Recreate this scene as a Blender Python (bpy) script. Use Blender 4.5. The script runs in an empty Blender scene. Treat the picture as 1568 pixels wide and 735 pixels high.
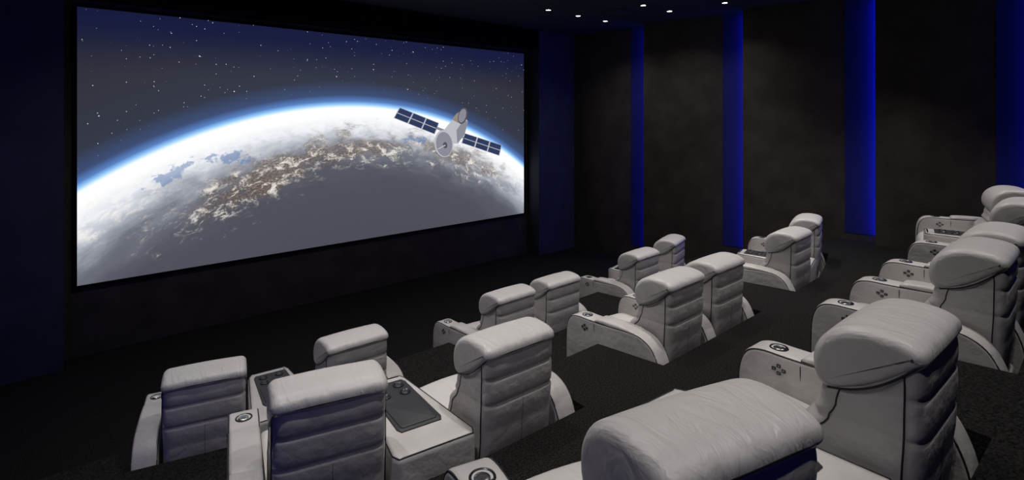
import bpy, math, random
from mathutils import Vector
random.seed(4)
S=bpy.context.scene
S.view_settings.view_transform='Standard'
S.view_settings.look='None'

# ---------------------------------------------------------------- materials
def mat(name):
    m=bpy.data.materials.new(name); m.use_nodes=True
    nt=m.node_tree; b=nt.nodes['Principled BSDF']
    return m,nt,b
def simple(name,col,rough=.5,metal=0,emit=None,es=0):
    m,nt,b=mat(name)
    b.inputs['Base Color'].default_value=(*col,1); b.inputs['Roughness'].default_value=rough
    b.inputs['Metallic'].default_value=metal
    if emit: b.inputs['Emission Color'].default_value=(*emit,1); b.inputs['Emission Strength'].default_value=es
    return m
def noisy(name,c1,c2,scale,rough,bump,bscale=None,detail=4,dist=.01,spec=.5):
    m,nt,b=mat(name); N=nt.nodes; L=nt.links
    tc=N.new('ShaderNodeTexCoord'); n=N.new('ShaderNodeTexNoise'); n.inputs['Scale'].default_value=scale; n.inputs['Detail'].default_value=detail
    L.new(tc.outputs['Object'],n.inputs['Vector'])
    r=N.new('ShaderNodeValToRGB'); r.color_ramp.elements[0].position=.35; r.color_ramp.elements[1].position=.68
    r.color_ramp.elements[0].color=(*c1,1); r.color_ramp.elements[1].color=(*c2,1)
    L.new(n.outputs['Fac'],r.inputs['Fac']); L.new(r.outputs['Color'],b.inputs['Base Color'])
    n2=N.new('ShaderNodeTexNoise'); n2.inputs['Scale'].default_value=bscale or scale; n2.inputs['Detail'].default_value=6
    L.new(tc.outputs['Object'],n2.inputs['Vector'])
    bp=N.new('ShaderNodeBump'); bp.inputs['Strength'].default_value=bump; bp.inputs['Distance'].default_value=dist
    L.new(n2.outputs['Fac'],bp.inputs['Height']); L.new(bp.outputs['Normal'],b.inputs['Normal'])
    b.inputs['Roughness'].default_value=rough
    b.inputs['Specular IOR Level'].default_value=spec
    return m
LEATHER=noisy('leather_pale_grey',(.46,.435,.42),(.54,.515,.50),5,.40,.45,16,4,.014,.45)
def leather_wrinkled():
    m,nt,b=mat('leather_gathered'); N=nt.nodes; L=nt.links
    b.inputs['Base Color'].default_value=(.56,.535,.52,1); b.inputs['Roughness'].default_value=.40
    b.inputs['Specular IOR Level'].default_value=.45
    tc=N.new('ShaderNodeTexCoord'); mp=N.new('ShaderNodeMapping'); mp.inputs['Scale'].default_value=(1,.35,.4)
    L.new(tc.outputs['Object'],mp.inputs['Vector'])
    n=N.new('ShaderNodeTexNoise'); n.inputs['Scale'].default_value=15; n.inputs['Detail'].default_value=4; n.inputs['Distortion'].default_value=1.0
    L.new(mp.outputs['Vector'],n.inputs['Vector'])
    bp=N.new('ShaderNodeBump'); bp.inputs['Strength'].default_value=.65; bp.inputs['Distance'].default_value=.020
    L.new(n.outputs['Fac'],bp.inputs['Height']); L.new(bp.outputs['Normal'],b.inputs['Normal'])
    return m
LEATHW=leather_wrinkled()
PIPE=simple('piping_black',(.012,.012,.014),.5)
CHROME=simple('cup_chrome',(.7,.7,.72),.25,1)
GLOSS=simple('cup_black',(.01,.01,.012),.3)
TRAY=simple('tray_charcoal',(.022,.022,.026),.5)
BTN=simple('button_grey',(.14,.14,.15),.4)
CMATS=[LEATHER,LEATHW,PIPE,CHROME,GLOSS,TRAY,BTN]
CARPET=noisy('carpet_black',(.004,.004,.004),(.032,.030,.028),90,1,.9,190,3,.02,.1)
WALLB=noisy('wall_brown_fabric',(.038,.031,.026),(.060,.050,.041),2.8,.75,.35,40,9,.012,.2)
WALLS=noisy('wall_slate',(.036,.039,.050),(.048,.052,.066),3.0,.8,.3,40,9,.012,.2)
CEIL=noisy('ceiling_black',(.012,.013,.018),(.016,.017,.023),3,.9,.05,30)
TRIM=simple('trim_black',(.005,.005,.006),.9)
TRIM.node_tree.nodes['Principled BSDF'].inputs['Specular IOR Level'].default_value=.05
GLOW_TINT=simple('glow_tint_blue',(.020,.022,.13),.9)  # blue of the LED glow put into the base colour
GLOW_TINT.node_tree.nodes['Principled BSDF'].inputs['Specular IOR Level'].default_value=.1

# ---------------------------------------------------------------- mesh builder
import bmesh
class MB:
    def __init__(s): s.v=[];s.f=[];s.m=[];s.sm=[]
    def add(s,vs,fs,mi,smooth=True):
        o=len(s.v); s.v+= [tuple(v) for v in vs]
        for f in fs: s.f.append([i+o for i in f]); s.m.append(mi); s.sm.append(smooth)
    def mesh(s,name,mats):
        me=bpy.data.meshes.new(name); me.from_pydata(s.v,[],s.f)
        for m in mats: me.materials.append(m)
        for p,mi,sm in zip(me.polygons,s.m,s.sm): p.material_index=mi; p.use_smooth=sm
        bm=bmesh.new(); bm.from_mesh(me); bmesh.ops.recalc_face_normals(bm,faces=bm.faces); bm.to_mesh(me); bm.free()
        me.update(); return me
def catmull(pts,n=6,closed=True):
    out=[];N=len(pts)
    rng=range(N) if closed else range(N-1)
    for i in rng:
        if closed: p=[pts[(i+k-1)%N] for k in range(4)]
        else: p=[pts[max(0,min(N-1,i+k-1))] for k in range(4)]
        for j in range(n):
            t=j/n;t2=t*t;t3=t2*t
            out.append(tuple(.5*(2*p[1][c]+(p[2][c]-p[0][c])*t+(2*p[0][c]-5*p[1][c]+4*p[2][c]-p[3][c])*t2+(-p[0][c]+3*p[1][c]-3*p[2][c]+p[3][c])*t3) for c in range(len(pts[0]))))
    if not closed: out.append(tuple(pts[-1]))
    return out
def inset(poly,d):
    n=len(poly); A=sum(poly[i][0]*poly[(i+1)%n][1]-poly[(i+1)%n][0]*poly[i][1] for i in range(n))
    sg=1 if A>0 else -1; out=[]
    for i in range(n):
        a=poly[i-1]; b=poly[(i+1)%n]
        tx,ty=b[0]-a[0],b[1]-a[1]; l=math.hypot(tx,ty) or 1
        out.append((poly[i][0]-sg*ty/l*d, poly[i][1]+sg*tx/l*d))
    return out
def puff(mb,prof,x0,x1,r,mi,seg=4,bulge=0,axis='x',nx=1):
    st=[]
    for k in range(seg+1):
        a=math.pi/2*k/seg
        st.append((x0+r-r*math.cos(a), r-r*math.sin(a)))
    mid=[]
    for k in range(1,nx): 
        u=k/nx; mid.append((x0+r+(x1-x0-2*r)*u, -bulge*math.sin(math.pi*u)))
    en=[(x0+x1-p[0],p[1]) for p in reversed(st)]
    allr=st+mid+en
    vs=[];n=len(prof)
    for x,d in allr:
        q=inset(prof,d) if abs(d)>1e-6 else prof
        for a,b in q:
            vs.append((x,a,b) if axis=='x' else (a,b,x))
    fs=[]
    for k in range(len(allr)-1):
        for i in range(n):
            j=(i+1)%n; fs.append((k*n+i,k*n+j,(k+1)*n+j,(k+1)*n+i))
    fs.append(tuple(range(n))[::-1]); fs.append(tuple(range((len(allr)-1)*n,len(allr)*n)))
    mb.add(vs,fs,mi)
def rrect(a0,a1,b0,b1,r,n=4):
    out=[]
    for cx,cy,s in ((a1-r,b1-r,0),(a0+r,b1-r,90),(a0+r,b0+r,180),(a1-r,b0+r,270)):
        for k in range(n+1):
            a=math.radians(s+90*k/n); out.append((cx+r*math.cos(a),cy+r*math.sin(a)))
    return out
def tube(mb,pts,r,mi,n=6,closed=False):
    pts=[Vector(p) for p in pts]; N=len(pts); vs=[]
    for i,p in enumerate(pts):
        a=pts[(i-1)%N] if (closed or i>0) else p; b=pts[(i+1)%N] if (closed or i<N-1) else p
        t=(b-a).normalized(); up=Vector((0,0,1)) if abs(t.z)<.9 else Vector((0,1,0))
        u=t.cross(up).normalized(); w=u.cross(t)
        for k in range(n):
            an=2*math.pi*k/n; vs.append(p+u*r*math.cos(an)+w*r*math.sin(an))
    fs=[]
    for i in range(N if closed else N-1):
        for k in range(n):
            k2=(k+1)%n; i2=(i+1)%N; fs.append((i*n+k,i*n+k2,i2*n+k2,i2*n+k))
    mb.add(vs,fs,mi)
def lathe(mb,prof,c,mi,n=24,close=True):
    vs=[];
    for r,z in prof:
        for k in range(n):
            a=2*math.pi*k/n; vs.append((c[0]+r*math.cos(a),c[1]+r*math.sin(a),c[2]+z))
    fs=[(i*n+k,i*n+(k+1)%n,(i+1)*n+(k+1)%n,(i+1)*n+k) for i in range(len(prof)-1) for k in range(n)]
    if close: fs.append(tuple(range((len(prof)-1)*n,len(prof)*n)))
    mb.add(vs,fs,mi)
def cup(mb,x,y,z,r=.046,inner=CHROME):
    lathe(mb,[(r,-.004),(r,.003),(r*.94,.006),(r*.84,.006),(r*.78,.001)],(x,y,z),4)
    lathe(mb,[(r*.62,.0015),(r*.60,.0035),(r*.3,.003)],(x-r*.05,y-r*.05,z),3 if inner else 5)
def interp(tab,z):
    for (z0,v0),(z1,v1) in zip(tab,tab[1:]):
        if z<=z1:
            t=(z-z0)/(z1-z0); t=max(0,min(1,t)); t=t*t*(3-2*t); return v0+(v1-v0)*t
    return tab[-1][1]

AH=.675   # arm height
ARM=catmull([(.70,.03),(.765,.06),(.785,.20),(.785,.42),(.775,.56),(.735,.645),(.66,AH),(.54,AH),(.42,AH),(.28,AH+.004),(.12,AH+.012),(0,AH),(-.10,AH-.06),(-.165,AH-.18),(-.195,.36),(-.20,.20),(-.19,.06),(-.15,.03),(.1,.03),(.4,.03)],5)
def arm(mb,x0,x1,side):
    puff(mb,ARM,x0,x1,.022,0,4)
    for x in (x0+.006,x1-.006):
        q=inset(ARM,.006)
        tube(mb,[(x,a,b) for a,b in q if b>.045],.0038,2,5)
    pad=catmull([(.455,AH-.02),(.46,AH+.006),(.43,AH+.024),(.30,AH+.030),(.16,AH+.026),(.06,AH+.015),(.04,AH-.02),(.25,AH-.03)],5)
    puff(mb,pad,x0+.006,x1-.006,.02,0,4)
    tube(mb,[(x0+.004,.462,AH-.14),(x0-.001,.462,AH-.03),(x0+.012,.462,AH+.002),(x1-.012,.462,AH+.002),(x1+.001,.462,AH-.03),(x1-.004,.462,AH-.14)],.0025,2,5)
    cup(mb,(x0+x1)/2,.60,AH)
    xs=x0-.001
    yc,zc=.565,AH-.075
    for dy,dz in ((0,.018),(0,-.018),(.024,0),(-.024,0)):
        puff(mb,rrect(yc+dy-.0105,yc+dy+.0105,zc+dz-.009,zc+dz+.009,.004,2),xs-.003,xs+.006,.002,4,2)
        puff(mb,rrect(yc+dy-.005,yc+dy+.005,zc+dz-.004,zc+dz+.004,.001,2),xs-.0045,xs,.001,6,1)

F=[(.10,.05),(.34,.16),(.44,.27),(.55,.30),(.66,.27),(.745,.21),(.80,.185),(.90,.165),(1.00,.13),(1.075,.05)]
R=[(.05,-.10),(.3,-.125),(.6,-.150),(.8,-.158),(.95,-.160),(1.045,-.152),(1.075,-.10)]
W=[(.05,.262),(.5,.268),(.7,.270),(1.03,.268),(1.075,.225)]
CR=(.900,.755)
def rear(z):
    r=interp(R,z)
    for zc in CR: r+=.009*math.exp(-((z-zc)/.008)**2)
    if .61<z<1.045:
        r-=.005*abs(math.sin((z-CR[1])/(CR[0]-CR[1])*math.pi))
    return r
def chair_mesh(name,left,right):
    mb=MB(); hw=.29
    puff(mb,rrect(-.14,.70,.03,.34,.03),-hw+.012,hw-.012,.02,0)
    puff(mb,catmull([(.16,.30),(.16,.47),(.30,.485),(.50,.505),(.66,.515),(.755,.49),(.79,.42),(.78,.34),(.70,.30),(.4,.29)],5),-hw+.006,hw-.006,.035,1,4,.012,nx=6)
    puff(mb,rrect(.70,.775,.07,.325,.03),-hw+.01,hw-.01,.025,0)
    zs=[.05+(1.075-.05)*i/104 for i in range(105)]
    n=56; vs=[]
    for z in zs:
        f=interp(F,z); r=rear(z); w=interp(W,z)
        for zc in CR: w-=.002*math.exp(-((z-zc)/.012)**2)
        f-=.02*math.exp(-((z-.735)/.014)**2)
        cy=(f+r)/2; hy=(f-r)/2
        for k in range(n):
            a=2*math.pi*k/n; c,s=math.cos(a),math.sin(a); e=2/7.5
            vs.append((w*math.copysign(abs(c)**e,c), cy+hy*math.copysign(abs(s)**e,s), z))
    fs=[(i*n+k,i*n+(k+1)%n,(i+1)*n+(k+1)%n,(i+1)*n+k) for i in range(len(zs)-1) for k in range(n)]
    fs.append(tuple(range(n))[::-1]); fs.append(tuple(range((len(zs)-1)*n,len(zs)*n)))
    mb.add(vs,fs,0)
    # headrest pillow rolled over the top
    HP=catmull([(-.158,1.020),(-.166,1.042),(-.155,1.070),(-.115,1.092),(-.05,1.103),(.02,1.104),(.09,1.088),(.155,1.045),(.192,.98),(.195,.91),(.172,.86),(.12,.845),(.04,.875),(-.04,.92),(-.11,.975)],5)
    puff(mb,HP,-.276,.276,.042,1,6,.005,nx=8)
    arc=[(-.262,.14,.852),(-.273,.06,.875),(-.275,-.02,.915),(-.273,-.09,.970),(-.262,-.136,1.015),(-.235,-.158,1.032),(-.12,-.167,1.036),(0,-.168,1.037),(.12,-.167,1.036),(.235,-.158,1.032),(.262,-.136,1.015),(.273,-.09,.970),(.275,-.02,.915),(.273,.06,.875),(.262,.14,.852)]
    tube(mb,catmull(arc,4,False),.0044,2)
    for sx in (-1,1):
        tube(mb,[(sx*(interp(W,z)+.000),interp(R,z)+.055,z) for z in [.10+.88*i/24 for i in range(25)]],.0034,2)
        tube(mb,[(sx*(interp(W,z)-.001),interp(F,z)-.075,z) for z in [.45+.41*i/20 for i in range(21)]],.0034,2)
    tube(mb,[(0,rear(z)+.0002,z) for z in [.1+.65*i/30 for i in range(31)]],.0014,5,5)
    if left: arm(mb,-hw-.165,-hw+.0,-1)
    if right: arm(mb,hw+.0,hw+.165,1)
    return mb.mesh(name,CMATS)
M_L=chair_mesh('recliner_left_arm',True,False)
M_R=chair_mesh('recliner_right_arm',False,True)
M_LR=chair_mesh('recliner_two_arms',True,True)

def wpt(c,lx,ly):
    x,y,th=c; t=math.radians(th)
    return (x+lx*math.cos(t)+ly*math.sin(t), y-lx*math.sin(t)+ly*math.cos(t))
def put(me,c,z):
    o=bpy.data.objects.new('theater_recliner',me); S.collection.objects.link(o)
    o.location=(c[0],c[1],z); o.rotation_euler=(0,0,-math.radians(c[2])); return o
def console(c1,c2,z):
    e=.302
    P=[wpt(c1,e,-.13),wpt(c2,-e,-.13),wpt(c2,-e,.76),wpt(c1,e,.76)]
    cx=sum(p[0] for p in P)/4; cy=sum(p[1] for p in P)/4
    P=[(x-cx,y-cy) for x,y in P]
    def sub(P,n=8):
        out=[]
        for i in range(len(P)):
            a,b=P[i],P[(i+1)%len(P)]
            for t in (.06,.12,.3,.5,.7,.88,.94): out.append((a[0]+(b[0]-a[0])*t,a[1]+(b[1]-a[1])*t))
        return out
    mb=MB()
    puff(mb,sub(P),.03,.64,.035,0,5,axis='z')
    def bil(u,v,P=P):
        a=(P[0][0]+(P[1][0]-P[0][0])*u, P[0][1]+(P[1][1]-P[0][1])*u)
        b=(P[3][0]+(P[2][0]-P[3][0])*u, P[3][1]+(P[2][1]-P[3][1])*u)
        return (a[0]+(b[0]-a[0])*v, a[1]+(b[1]-a[1])*v)
    T=[bil(.20,.24),bil(.80,.24),bil(.88,.90),bil(.12,.90)]
    puff(mb,sub(T),.625,.648,.004,5,2,axis='z')
    T2=[bil(.25,.27),bil(.75,.27),bil(.80,.60),bil(.20,.60)]
    puff(mb,sub(T2),.64,.653,.003,5,2,axis='z')
    for u,v in ((.32,.70),(.68,.70),(.32,.82),(.68,.82)):
        p=bil(u,v); cup(mb,p[0],p[1],.649,.036,None)
    q=inset(sub(P),.01)
    tube(mb,[(a,b,.632) for a,b in q],.0035,2,5,True)
    me=mb.mesh('console',CMATS)
    o=bpy.data.objects.new('recliner_console',me); S.collection.objects.link(o); o.location=(cx,cy,z)

ROWS=[
 (0.0,[(1.05,4.59,15),(2.15,4.44,2),(3.94,4.41,0),(4.685,4.41,0),(6.44,4.46,-2),(7.50,4.63,-15)]),
 (.56,[(1.17,2.69,15),(2.24,2.53,2),(4.07,2.50,0),(4.815,2.50,0),(6.62,2.53,-2),(7.68,2.72,-15)]),
 (1.10,[(1.345,.73,15),(2.52,.58,2),(4.30,.56,0),(5.045,.56,0),(6.83,.59,-2),(7.90,.77,-15)]),
]
for z,row in ROWS:
    put(M_L,row[0],z); put(M_R,row[1],z); console(row[0],row[1],z)
    put(M_LR,row[2],z); put(M_R,row[3],z)
    put(M_L,row[4],z); put(M_R,row[5],z); console(row[4],row[5],z)

# ---------------------------------------------------------------- room shell
LW,RW,FY,SY,BY,CZ=-.79,9.43,8.25,8.57,-3.6,4.80
def box(name,x0,x1,y0,y1,z0,z1,m):
    vs=[(x,y,z) for z in (z0,z1) for x,y in ((x0,y0),(x1,y0),(x1,y1),(x0,y1))]
    fs=[(3,2,1,0),(4,5,6,7),(0,1,5,4),(1,2,6,5),(2,3,7,6),(3,0,4,7)]
    me=bpy.data.meshes.new(name); me.from_pydata(vs,[],fs); me.materials.append(m)
    o=bpy.data.objects.new(name,me); S.collection.objects.link(o); return o
def prism(name,poly,z0,z1,m):
    n=len(poly); vs=[(x,y,z0) for x,y in poly]+[(x,y,z1) for x,y in poly]
    fs=[tuple(range(n))[::-1],tuple(range(n,2*n))]+[(i,(i+1)%n,n+(i+1)%n,n+i) for i in range(n)]
    me=bpy.data.meshes.new(name); me.from_pydata(vs,[],fs); me.materials.append(m)
    bm=bmesh.new(); bm.from_mesh(me); bmesh.ops.recalc_face_normals(bm,faces=bm.faces); bm.to_mesh(me); bm.free()
    o=bpy.data.objects.new(name,me); S.collection.objects.link(o); return o
box('floor',LW-.3,RW+.3,BY-.2,SY+.3,-.15,0,CARPET)
box('ceiling',LW-.3,RW+.3,BY-.2,SY+.3,CZ,CZ+.15,CEIL)
box('wall_back',LW-.3,RW+.3,BY-.2,BY,0,CZ,WALLB)
box('wall_left',LW-.3,LW,BY,SY+.3,0,CZ,WALLB)
box('wall_right',RW,RW+.3,BY,SY+.3,0,CZ,WALLB)
box('wall_screen',LW,RW,SY+.03,SY+.3,0,CZ,WALLB)
box('wall_screen_pier_left',LW,.40,FY,SY+.03,0,CZ,WALLS)
box('wall_screen_pier_right',8.24,RW,FY,SY+.03,0,CZ,WALLS)
box('wall_screen_header',.40,8.24,FY,SY+.03,4.42,CZ,TRIM)
def tier(name,row,z0,z1):
    A,B,C,D,E,F_=row; y0=C[1]; k=-.22; s=.475
    P=[(LW,A[1]+.20),(A[0]-.48,A[1]+.20),wpt(A,-s,k),wpt(A,.29,k),wpt(B,-.29,k),wpt(B,s,k),(B[0]+.53,y0+.36),(C[0]-.53,y0+.36),
       wpt(C,-s,k),wpt(D,s,k),(D[0]+.53,y0+.36),(E[0]-.53,y0+.36),wpt(E,-s,k),wpt(E,.29,k),wpt(F_,-.29,k),wpt(F_,s,k),(F_[0]+.50,F_[1]+.20),(RW-.30,F_[1]+.20),(RW-.30,BY),(LW,BY)]
    prism(name,P,z0,z1,CARPET)
    P2=[(RW-.30,F_[1]+.20),(RW,F_[1]+.20),(RW,BY),(RW-.30,BY)]
    prism(name+'_edge',P2,z0,z1,CARPET)
tier('floor_tier_1',ROWS[0][1],0,.56)
tier('floor_tier_2',ROWS[1][1],.56,1.10)
tier('floor_tier_3',ROWS[2][1],1.10,1.64)

# saw-tooth acoustic wall panels with LED strips and added glow-tinted bands
dl=.22
edges=[8.25,6.29,4.29,2.34,.60,-1.3,-3.3]
def wallpanels(side,strength):
    BLUE=simple('led_blue',(0,0,0),.5,0,(.008,.045,1),strength)
    for i in range(len(edges)-1):
        y1,y0=edges[i],edges[i+1]
        if side>0:
            xi=RW-(dl if i>0 else .06); poly=[(xi,y1),(RW,y1),(RW,y0),(RW-.015,y0)]
        else:
            xi=LW+(dl if i>0 else .06); poly=[(LW,y1),(xi,y1),(LW+.015,y0),(LW,y0)]
        nm='wall_panel_'+('right' if side>0 else 'left')
        prism(nm,poly,0.0,CZ,WALLB)
        if i>0:
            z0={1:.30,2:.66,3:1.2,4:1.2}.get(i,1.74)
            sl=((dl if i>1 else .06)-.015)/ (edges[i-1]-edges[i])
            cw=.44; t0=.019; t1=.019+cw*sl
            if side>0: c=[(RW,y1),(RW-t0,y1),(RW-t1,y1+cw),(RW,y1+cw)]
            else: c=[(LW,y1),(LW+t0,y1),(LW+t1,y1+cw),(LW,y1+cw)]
            prism('wall_glow_tint_'+('right' if side>0 else 'left'),c,z0,CZ,GLOW_TINT)  # added band, coloured blue to carry the LED glow on the brown wall
            if side>0: x0,x1=RW-.105,RW-.035
            else: x0,x1=LW+.035,LW+.105
            vs=[(x0,y1+.012,z0),(x1,y1+.012,z0),(x1,y1+.012,CZ-.06),(x0,y1+.012,CZ-.06),(x0,y1+.001,z0),(x1,y1+.001,z0),(x1,y1+.001,CZ-.06),(x0,y1+.001,CZ-.06)]
            fs=[(0,1,2,3),(7,6,5,4),(0,4,5,1),(2,6,7,3),(1,5,6,2),(0,3,7,4)]
            me=bpy.data.meshes.new('led'); me.from_pydata(vs,[],fs); me.materials.append(BLUE)
            o=bpy.data.objects.new('led_strip',me); S.collection.objects.link(o)
wallpanels(1,8.5); wallpanels(-1,3.8)

# ---------------------------------------------------------------- screen
def screen_mat():
    m=bpy.data.materials.new('projected_earth'); m.use_nodes=True; nt=m.node_tree; N=nt.nodes; L=nt.links
    N.clear(); out=N.new('ShaderNodeOutputMaterial'); em=N.new('ShaderNodeEmission'); L.new(em.outputs[0],out.inputs[0])
    tc=N.new('ShaderNodeTexCoord'); P=tc.outputs['Object']
    def M(op,a,b=None,c=None,clamp=False):
        n=N.new('ShaderNodeMath'); n.operation=op; n.use_clamp=clamp
        for i,v in enumerate((a,b,c)):
            if v is None: continue
            if isinstance(v,(int,float)): n.inputs[i].default_value=v
            else: L.new(v,n.inputs[i])
        return n.outputs[0]
    sp=N.new('ShaderNodeSeparateXYZ'); L.new(P,sp.inputs[0]); X,Z=sp.outputs[0],sp.outputs[2]
    dx=M('SUBTRACT',X,4.2); dz=M('SUBTRACT',Z,-3.485)
    r=M('SQRT',M('ADD',M('MULTIPLY',dx,dx),M('MULTIPLY',dz,dz))); h=M('SUBTRACT',r,6.6)
    th=M('ARCTAN2',dx,dz)
    cmb=N.new('ShaderNodeCombineXYZ'); L.new(M('MULTIPLY',th,6.6),cmb.inputs[0]); L.new(h,cmb.inputs[1]); PP=cmb.outputs[0]
    def noise(sc,det=5,scale=(1,1,1),dist=0,rough=.55,src=None,off=(0,0,0)):
        mp=N.new('ShaderNodeMapping'); mp.inputs['Scale'].default_value=scale; mp.inputs['Location'].default_value=off; L.new(src or P,mp.inputs[0])
        n=N.new('ShaderNodeTexNoise'); n.inputs['Scale'].default_value=sc; n.inputs['Detail'].default_value=det; n.inputs['Distortion'].default_value=dist; n.inputs['Roughness'].default_value=rough
        L.new(mp.outputs[0],n.inputs['Vector']); return n.outputs['Fac']
    def smooth(v,a,b):
        n=N.new('ShaderNodeMapRange'); n.interpolation_type='SMOOTHSTEP'; n.inputs[1].default_value=a; n.inputs[2].default_value=b; L.new(v,n.inputs[0]); return n.outputs[0]
    wob=M('MULTIPLY',M('MULTIPLY',M('SUBTRACT',noise(1.1,7,(.8,2.2,1),.3,.6,PP),.5),smooth(h,-.15,-.6)),.7)
    hp=M('ADD',h,wob)
    ramp=N.new('ShaderNodeValToRGB'); cr=ramp.color_ramp
    stops=[(-2,(.074,.076,.098)),(-1.3,(.080,.083,.106)),(-1.0,(.098,.103,.130)),(-.80,(.165,.175,.210)),(-.58,(.40,.42,.47)),(-.34,(.86,.88,.93)),(-.15,(1,1,1)),(.0,(1,1,1)),(.02,(.76,.93,1)),(.055,(.30,.60,1)),(.11,(.100,.22,.54)),(.21,(.048,.078,.18)),(.45,(.036,.042,.066)),(1.1,(.034,.035,.050)),(2,(.024,.024,.034))]
    cr.elements[0].position=0; cr.elements[0].color=(*stops[0][1],1); cr.elements[1].position=1; cr.elements[1].color=(*stops[-1][1],1)
    for s,c in stops[1:-1]:
        e=cr.elements.new((s+2)/4); e.color=(*c,1)
    L.new(M('MULTIPLY_ADD',hp,.25,.5),ramp.inputs[0]); col=ramp.outputs[0]
    def mix(f,a,b):
        n=N.new('ShaderNodeMix'); n.data_type='RGBA'; L.new(f,n.inputs[0])
        for i,v in ((6,a),(7,b)):
            if isinstance(v,tuple): n.inputs[i].default_value=(*v,1)
            else: L.new(v,n.inputs[i])
        return n.outputs[2]
    def ell(cx,cz,a,b,tilt,soft,nz=None,amp=0):
        c,s=math.cos(tilt),math.sin(tilt)
        x=M('SUBTRACT',X,cx); z=M('SUBTRACT',Z,cz)
        u=M('DIVIDE',M('ADD',M('MULTIPLY',x,c),M('MULTIPLY',z,s)),a); v=M('DIVIDE',M('ADD',M('MULTIPLY',x,-s),M('MULTIPLY',z,c)),b)
        d=M('SQRT',M('ADD',M('MULTIPLY',u,u),M('MULTIPLY',v,v)))
        if nz is not None: d=M('ADD',d,M('MULTIPLY',M('SUBTRACT',nz,.5),amp))
        return smooth(d,1+soft,1-soft)
    nA=noise(2.6,9,(1,1.9,1),.5,.68,PP); nB=noise(4.2,12,(1,2.0,1),.5,.70,PP); nC=noise(26,6,(1,1.6,1),.3,.7,PP); nD=noise(4.5,8,(1,1.6,1),.4,.7,PP,(3.1,7.7,0))
    land=M('MAXIMUM',ell(2.95,2.16,1.0,.22,.40,.6,nA,4.6),ell(4.2,2.42,.9,.14,.08,.7,nA,4.6))
    land=M('MAXIMUM',land,ell(6.35,2.20,1.0,.16,-.35,.7,nA,4.6))
    landc=mix(smooth(nC,.4,.62),(.095,.068,.055),(.27,.21,.17))
    col=mix(M('MULTIPLY',land,.75),col,landc)
    cl=smooth(M('ADD',M('MULTIPLY',nB,.8),M('MULTIPLY',nC,.2)),.49,.62)
    reg=M('MAXIMUM',ell(2.75,2.02,1.25,.28,.42,.6,nA,3.6),ell(4.4,2.33,1.2,.18,.0,.7,nA,3.6))
    reg=M('MAXIMUM',reg,M('MAXIMUM',ell(6.5,2.05,1.2,.22,-.35,.6,nA,3.6),ell(.75,1.72,.8,.20,.5,.6,nA,3.0)))
    col=mix(M('MULTIPLY',M('MULTIPLY',cl,reg),.85),col,(.95,.89,.82))
    sh=M('MULTIPLY',smooth(nB,.55,.42),M('MULTIPLY',smooth(h,-.10,-.4),smooth(h,-1.0,-.6)))
    col=mix(M('MULTIPLY',sh,.16),col,(.14,.18,.27))
    lake=M('MAXIMUM',ell(2.26,2.37,.22,.07,.0,.25,nD,7),ell(1.52,2.17,.22,.07,.5,.25,nD,7))
    lake=M('MAXIMUM',lake,ell(5.4,2.55,.3,.05,-.1,.3,nD,7))
    col=mix(M('MULTIPLY',lake,.6),col,(.08,.19,.44))
    topf=smooth(Z,3.45,4.25)
    col=mix(M('MULTIPLY',topf,.85),col,(.006,.009,.050))
    for sc,t0,rad in ((9,.25,.028),(20,.35,.040),(3.2,.55,.010)):
        vo=N.new('ShaderNodeTexVoronoi'); vo.inputs['Scale'].default_value=sc; vo.voronoi_dimensions='3D'
        mp=N.new('ShaderNodeMapping'); mp.inputs['Scale'].default_value=(1,0,1); mp.inputs['Location'].default_value=(sc,0,.3); L.new(P,mp.inputs[0]); L.new(mp.outputs[0],vo.inputs['Vector'])
        sc2=N.new('ShaderNodeSeparateColor'); L.new(vo.outputs['Color'],sc2.inputs[0])
        br=smooth(sc2.outputs[0],t0,1.0)
        dot=M('LESS_THAN',vo.outputs['Distance'],M('MULTIPLY',br,rad*2.6))
        f=M('MULTIPLY',M('MULTIPLY',dot,M('MULTIPLY_ADD',br,.7,.25)),smooth(h,.2,.5),clamp=True)
        col=mix(f,col,(.9,.9,.95))
    L.new(col,em.inputs[0]); em.inputs[1].default_value=1.0
    return m
def flat(name,poly,y,m,parent=None):
    me=bpy.data.meshes.new(name); n=len(poly)
    me.from_pydata([(x,y,z) for x,z in poly],[],[tuple(range(n))]); me.materials.append(m)
    o=bpy.data.objects.new(name,me); S.collection.objects.link(o)
    if parent: o.parent=parent
    return o
SX0,SX1,SZ0,SZ1=.544,8.10,.883,4.319
scr=box('projection_screen',SX0,SX1,0,.025,SZ0,SZ1,screen_mat()); scr.location=(0,SY,0)
def em(name,c):
    m=bpy.data.materials.new(name); m.use_nodes=True; N=m.node_tree.nodes; N.clear()
    o=N.new('ShaderNodeOutputMaterial'); e=N.new('ShaderNodeEmission'); e.inputs[0].default_value=(*c,1); m.node_tree.links.new(e.outputs[0],o.inputs[0]); return m
E_W=em('picture_white',(.50,.51,.56)); E_G=em('picture_grey',(.25,.26,.31)); E_N=em('picture_navy',(.030,.045,.11)); E_D=em('picture_dark',(.09,.08,.09)); E_O=em('picture_bronze',(.30,.25,.20))
def quad(a,b,c,d,u0,u1,v0,v1):
    def bl(u,v):
        p=(a[0]+(b[0]-a[0])*u,a[1]+(b[1]-a[1])*u); q=(d[0]+(c[0]-d[0])*u,d[1]+(c[1]-d[1])*u)
        return (p[0]+(q[0]-p[0])*v,p[1]+(q[1]-p[1])*v)
    return [bl(u0,v0),bl(u1,v0),bl(u1,v1),bl(u0,v1)]
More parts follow.
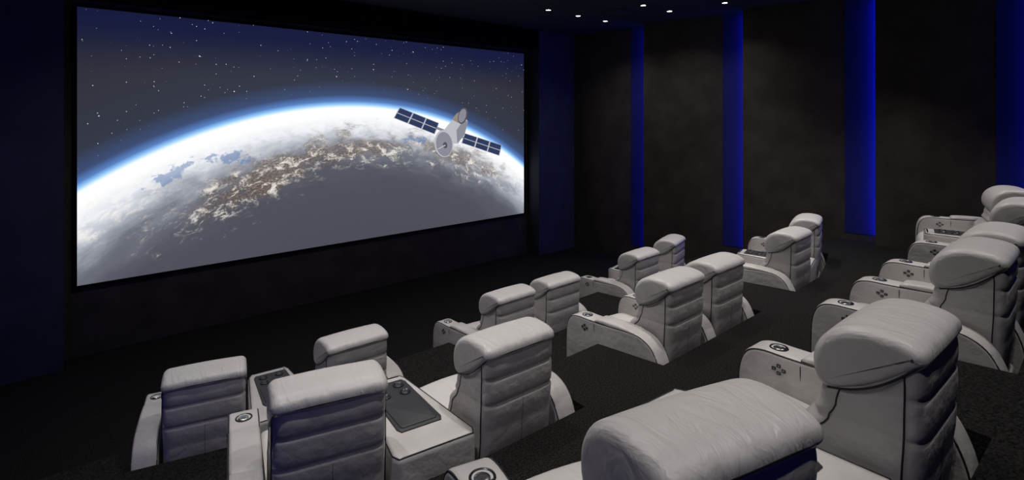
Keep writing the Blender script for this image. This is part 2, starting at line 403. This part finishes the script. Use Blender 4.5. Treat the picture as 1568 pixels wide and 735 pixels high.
def solar(a,b,c,d,nm):
    flat(nm,quad(a,b,c,d,0,1,0,1),-.002,E_W,scr)
    for i in range(3):
        for j in range(2):
            flat(nm+'_cell',quad(a,b,c,d,(i+.04)/3,(i+.95)/3,j/2+.03,j/2+.47),-.004,E_N,scr)
solar((5.05,3.13),(5.90,2.84),(5.80,2.63),(4.93,2.94),'satellite_solar_panel')
solar((6.50,2.64),(7.47,2.37),(7.40,2.15),(6.42,2.45),'satellite_solar_panel_b')
def ellp(cx,cz,a,b,t,n=28): return [(cx+a*math.cos(k*2*math.pi/n)*math.cos(t)-b*math.sin(k*2*math.pi/n)*math.sin(t), cz+a*math.cos(k*2*math.pi/n)*math.sin(t)+b*math.sin(k*2*math.pi/n)*math.cos(t)) for k in range(n)]
flat('satellite_boom',[(5.82,2.73),(6.5,2.52),(6.5,2.56),(5.83,2.78)],-.003,E_G,scr)
flat('satellite_body',[(6.00,2.70),(6.16,2.86),(6.30,3.02),(6.42,3.08),(6.58,2.86),(6.50,2.62),(6.34,2.44),(6.12,2.44)],-.005,E_W,scr)
flat('satellite_body_shade',[(6.32,2.44),(6.50,2.62),(6.58,2.86),(6.48,2.90),(6.30,2.70)],-.006,E_G,scr)
flat('satellite_body_foil',[(6.20,2.90),(6.30,3.02),(6.42,3.08),(6.50,2.97),(6.34,2.84)],-.007,E_O,scr)
flat('satellite_antenna',ellp(6.45,2.98,.11,.17,-.4),-.008,E_D,scr)
flat('satellite_antenna_rim',ellp(6.44,2.98,.085,.14,-.4),-.009,E_G,scr)
flat('satellite_dish_rim',ellp(6.00,2.45,.21,.26,.25),-.010,E_W,scr)
flat('satellite_dish',ellp(6.01,2.44,.185,.235,.25),-.011,E_G,scr)
flat('satellite_dish_hub',ellp(6.03,2.42,.05,.06,.25),-.012,E_D,scr)
flat('satellite_dish_strut',[(6.03,2.43),(5.86,2.36),(5.87,2.345),(6.04,2.41)],-.013,E_W,scr)
for nm,b in (('trim_1',(.50,SX0,SZ0-.03,SZ1+.03)),('trim_2',(SX1,8.15,SZ0-.03,SZ1+.03)),('trim_3',(SX0,SX1,SZ0-.03,SZ0)),('trim_4',(SX0,SX1,SZ1,SZ1+.03))):
    box(nm,b[0],b[1],SY-.002,SY+.03,b[2],b[3],TRIM)

# ---------------------------------------------------------------- ceiling fittings
LAMP=simple('downlight_lens',(1,1,1),.4,0,(1,.97,.92),12)
def spot(x,y,z,e,ang,blend,size,col):
    l=bpy.data.lights.new('downlight_spot','SPOT'); l.energy=e; l.spot_size=math.radians(ang); l.spot_blend=blend; l.shadow_soft_size=size; l.color=col
    o=bpy.data.objects.new('downlight_spot',l); S.collection.objects.link(o); o.location=(x,y,z); return o
def downlight(x,y,e=0,ang=88):
    mb=MB(); lathe(mb,[(.06,0),(.06,-.006),(.046,-.008),(.044,-.003)],(0,0,0),1,20); lathe(mb,[(.040,-.005),(.036,-.007)],(0,0,0),0,20)
    o=bpy.data.objects.new('ceiling_downlight',mb.mesh('downlight',[LAMP,TRIM])); S.collection.objects.link(o); o.location=(x,y,CZ)
    if e: spot(x,y,CZ-.03,e,ang,1,.05,(1,.965,.935))
for x,y,e in ((6.77,6.55,0),(7.57,6.57,0),(8.37,6.58,45),(7.65,5.23,0),(8.41,5.21,40),(8.45,4.23,35),(.9,6.55,50),(2.6,6.55,50),(4.4,6.55,50)): downlight(x,y,e,125)
for y,e in ((3.95,165),(2.05,150),(.15,92)):
    for x in (.9,2.6,4.4,6.2,7.9): downlight(x,y,e*(.8 if x<1 else 1))
gr=box('ceiling_vent',7.55,8.05,5.65,6.0,CZ-.02,CZ,simple('vent_grey',(.03,.03,.035),.6))

w=bpy.data.worlds.new('world'); S.world=w; w.use_nodes=True; w.node_tree.nodes['Background'].inputs[0].default_value=(.02,.03,.06,1); w.node_tree.nodes['Background'].inputs[1].default_value=.2

cd=bpy.data.cameras.new('camera'); cam=bpy.data.objects.new('camera',cd); S.collection.objects.link(cam); S.camera=cam
cam.location=(0,0,2.97); cam.rotation_euler=(math.radians(90),0,math.radians(-42.14))
K=1.0; XC,YC=784,367.5
cd.sensor_width=36; cd.lens=36*837/1568*K; cd.shift_x=(XC-784)/1568*K; cd.shift_y=(178-YC)/1568*K; cd.clip_start=.05
